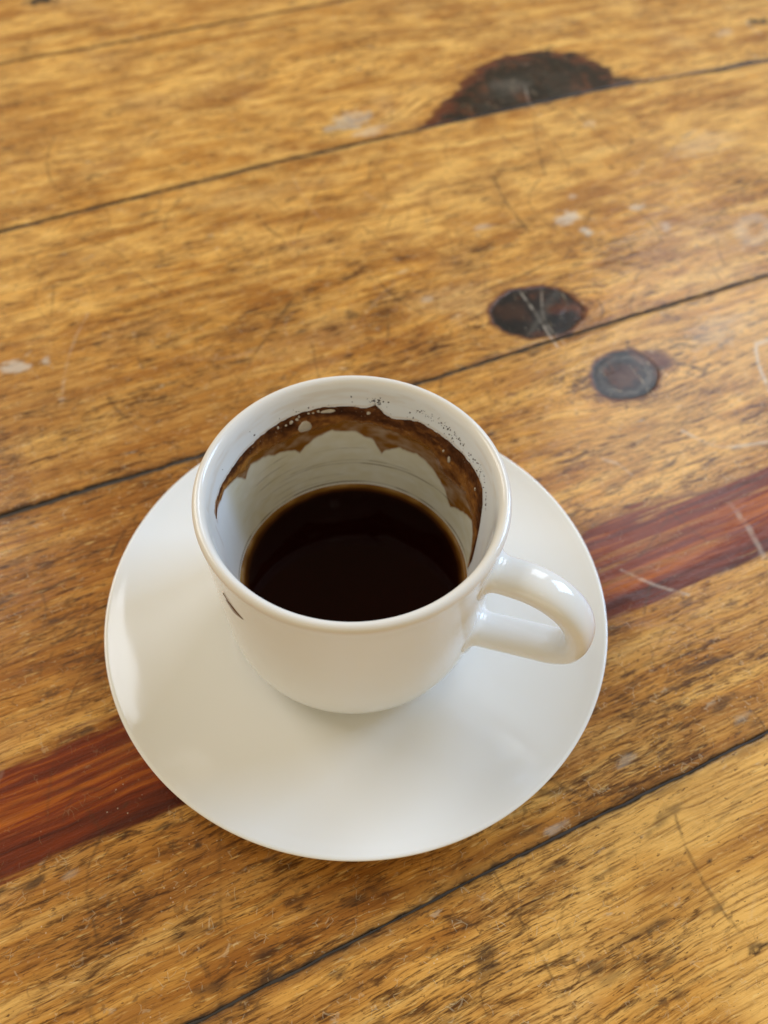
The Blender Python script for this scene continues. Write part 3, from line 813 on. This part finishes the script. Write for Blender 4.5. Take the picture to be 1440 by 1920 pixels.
cs = np.linspace(0, 2 * np.pi, NS, endpoint=False)
ca, sa = np.cos(cs), np.sin(cs)
pw = lambda x: np.sign(x) * np.abs(x) ** 0.88
e = np.array([math.cos(HPHI), math.sin(HPHI), 0])
tt = np.array([-math.sin(HPHI), math.cos(HPHI), 0])
hv = []
FR = 2.3
for i in range(NP):
    c = e * path[i, 0] + np.array([-CX, 0, path[i, 1]])
    n3 = e * nor[i, 0] + np.array([0, 0, nor[i, 1]])
    off = np.outer(pw(ca) * hw[i], tt) + np.outer(pw(sa) * ht[i], n3)
    p_ = c + off
    d_ = np.clip(np.hypot(p_[:, 0], p_[:, 1]) - rout(p_[:, 2]), 0, FR)
    ex = FR * (1 - np.sqrt(np.clip(1 - (1 - d_ / FR) ** 2, 0, 1)))
    p_ = c + off * (1 + ex / np.linalg.norm(off, axis=1))[:, None]
    rr = np.hypot(p_[:, 0], p_[:, 1])
    k_ = np.maximum(rr, 29.3) / rr
    p_[:, :2] *= k_[:, None]
    hv.append(p_)
hv = np.concatenate(hv)
me = mesh_from('handle', hv, grid_quads(NP, NS, True))
bm = bmesh.new()
bm.from_mesh(me)
bmesh.ops.recalc_face_normals(bm, faces=bm.faces)
bm.to_mesh(me)
bm.free()
handle = link('handle', me, PORC, cup)

# dried grounds left as a band on the inside wall
na, nt = 1500, 26
a = np.linspace(4.2, 183.5, na)
arc = a / 57.3 * 28
up = curve(UP, a) + 0.55 * (fbm(arc / 1.1, 0 * a, 5, 3) - 0.5) + 0.5 * (fbm(arc / 4, 0 * a, 15, 2) - .5)
lw = curve(LO, a) + 1.3 * (fbm(arc / 1.4, 0 * a, 6, 3) - 0.5) + 0.8 * (fbm(arc / 4, 0 * a, 16, 2) - .5)
lw = np.minimum(lw, up - 0.15)
t = np.linspace(0, 1, nt)[:, None]
z = lw + (up - lw) * t
aa = np.repeat(a[None], nt, 0)
rel = np.sin(np.pi * np.clip(t, 0, 1)) ** 0.5 * np.ones_like(z)
bumpn = fbm(aa / 57.3 * 28 / 0.9, z / 0.7, 18, 3)
off = 0.03 + rel * (0.05 + 0.22 * bumpn)
r = rin(z) - off
ra = np.radians(aa)
v = np.stack([r * np.cos(ra), r * np.sin(ra), z], -1).reshape(-1, 3)
me = mesh_from('coffee_residue', v, grid_quads(nt, na))
depth = 0.30 + 0.46 * sstep(0.15, 0.75, t + 0.9 * (fbm(aa / 57.3 * 28 / 4.0, z / 2.2, 28, 3) - 0.5)) - 0.45 * sstep(120, 165, aa) * sstep(0.8, 0.2, t) - 0.2 * sstep(0.5, .7, fbm(aa / 57.3 * 28 / 2.5, z / 1.2, 33, 3))
depth = depth - 0.25 * sstep(0.25, 0.0, t)
set_attr(me, 'depth', np.clip(depth, 0, 1))
set_attr(me, 'cover', np.clip((t / 0.55) ** 0.8 * np.ones_like(z), 0, 1))
residue = link('coffee_residue', me, RESIDUE, cup)
residue['label'] = 'brown ring of dried coffee grounds inside the cup'

rnd = random.Random(4)


def blob(verts, quads, phi, z, su, sv, h, surf, ns=10, nr=4):
    """a low dome lying on the inner wall"""
    o = len(verts)
    ph = math.radians(phi)
    R = float(surf(z))
    k0 = rnd.random() * 6
    for i in range(nr + 1):
        f = i / nr
        for j in range(ns):
            t_ = 2 * math.pi * j / ns
            w = 1 + 0.14 * math.sin(2 * t_ + k0) + 0.08 * math.sin(3 * t_ + 2 * k0)
            x = math.cos(t_) * su * f * w
            y = math.sin(t_) * sv * f * w
            zz = z + y
            rr = float(surf(zz)) - 0.10 - h * math.sqrt(max(0, 1 - f * f)) + 0.12 * (f > 0.99)
            p_ = ph + x / R
            verts.append((rr * math.cos(p_), rr * math.sin(p_), zz))
    for i in range(nr):
        for j in range(ns):
            b_ = o + i * ns
            quads.append((b_ + j, b_ + (j + 1) % ns, b_ + ns + (j + 1) % ns, b_ + ns + j))


for phi, z_, su, sv, h in ((116, 42.6, 1.65, 2.1, .28), (119.3, 45.6, .42, .5, .22), (122.3, 45.4, .5, .6, .22), (104.5, 45.7, 1.7, .62, .18), (109, 46.2, .34, .36, .25), (86, 44.8, .48, .55, .3), (43, 40.3, .55, 1.0, .2), (129, 45.6, .35, .4, .2), (118.3, 46.2, .28, .3, .2), (125, 45.2, .3, .3, .2), (47, 41.6, .3, .5, .2), (111.5, 46.1, .25, .25, .2), (113.6, 46.3, .3, .25, .2), (22, 41.0, .3, .6, .15)):
    vv, qq = [], []
    blob(vv, qq, phi, z_, su, sv, h + 0.12, rin, 16, 5)
    me = mesh_from('foam_bubble', vv, qq)
    link('foam_bubble', me, BUBBLE, residue)

vv, qq = [], []
for k in range(150):
    g = rnd.random()
    if g < 0.22:
        phi, z_ = rnd.gauss(82.5, 1.6), rnd.gauss(48.4, 0.5)
    elif g < 0.80:
        phi = rnd.uniform(8, 64)
        z_ = float(curve([(8, 42), (15, 46.0), (22, 47.2), (38, 48.0), (46, 48.7), (56, 49.4), (64, 48.4)], phi)) + rnd.gauss(0, 0.6)
    else:
        phi = rnd.uniform(20, 165)
        z_ = float(curve(UP, phi)) + abs(rnd.gauss(0, 1.4)) + .3
    sz = rnd.choice([.06, .07, .09, .12, .2])
    blob(vv, qq, phi, min(z_, 51.0), sz * rnd.uniform(.8, 1.3), sz * rnd.uniform(.8, 1.4), 0.08, rin, 6, 2)
me = mesh_from('loose_grounds', vv, qq)
lg = link('loose_grounds', me, GROUNDS, cup)
lg['kind'] = 'stuff'

# brown drip dried on the outside of the cup, left of the front
DRIP_A, DRIP_B = (-140.5, 44.6), (-135.6, 40.4)
n_ = 24
vv = []
for i in range(n_ + 1):
    f = i / n_
    phi = math.radians(DRIP_A[0] + (DRIP_B[0] - DRIP_A[0]) * f + 1.5 * math.sin(3 * f))
    zz = DRIP_A[1] + (DRIP_B[1] - DRIP_A[1]) * f
    w = 0.05 + 3.0 * float(sstep(0.30, 0.80, f)) ** 1.3 * math.sqrt(max(0.01, 1 - max(0, f - 0.70) ** 2 / 0.0905))
    R = float(rout(zz))
    for j in range(7):
        x = (j / 3.0 - 1)
        rr = R + 0.04 + 0.16 * (1 - x * x)
        p_ = phi + x * w / R
        vv.append((rr * math.cos(p_), rr * math.sin(p_), zz))
me = mesh_from('dried_drip', vv, grid_quads(n_ + 1, 7))
dd = link('dried_drip', me, DRIP, cup)
dd['label'] = 'small brown coffee drip dried on the outside'

# ------------------------------------------------------------------ the coffee
rr = np.concatenate([np.linspace(0.2, 20, 14), np.linspace(20.4, 26.35, 34)])
seg = 240
a = np.linspace(0, 2 * np.pi, seg, endpoint=False)
zt = 20.6 + 0.75 * np.exp(-(26.35 - rr) / 0.55)
x = rr[:, None] * np.cos(a)
y = rr[:, None] * np.sin(a)
zz = np.repeat(zt[:, None], seg, 1)
v = np.stack([x, y, zz], -1).reshape(-1, 3)
under = np.stack([rin(13.0) * 0.99 * np.cos(a), rin(13.0) * 0.99 * np.sin(a), np.full(seg, 13.0)], -1)
c0 = len(v) + seg
v2 = np.concatenate([v, under, [[0, 0, 20.6], [0, 0, 8.6]]])
k = np.arange(seg)
t0 = np.stack([(k + 1) % seg, np.full(seg, c0), k], -1)[:, ::1]
b = len(rr) * seg
t1 = np.stack([b + k, b + (k + 1) % seg, np.full(seg, c0 + 1)], -1)
me = mesh_from('coffee', v2, grid_quads(len(rr) + 1, seg, True), np.concatenate([t0, t1]))
bm = bmesh.new()
bm.from_mesh(me)
bmesh.ops.recalc_face_normals(bm, faces=bm.faces)
bm.to_mesh(me)
bm.free()
edge = np.repeat(sstep(3.8, 0.0, 26.35 - rr)[:, None], seg, 1) * (0.9 + 0.25 * (fbm(np.repeat((a * 8)[None], len(rr), 0), np.repeat(rr[:, None], seg, 1), 3, 2) - .5))
set_attr(me, 'edge', np.clip(np.concatenate([edge.ravel(), np.zeros(seg + 2)]), 0, 1))
coffee = link('coffee', me, COFFEE)
coffee.location = (CX * MM, 0, 0)
coffee['label'] = 'black coffee filling the lower half of the small white cup'
coffee['category'] = 'coffee'
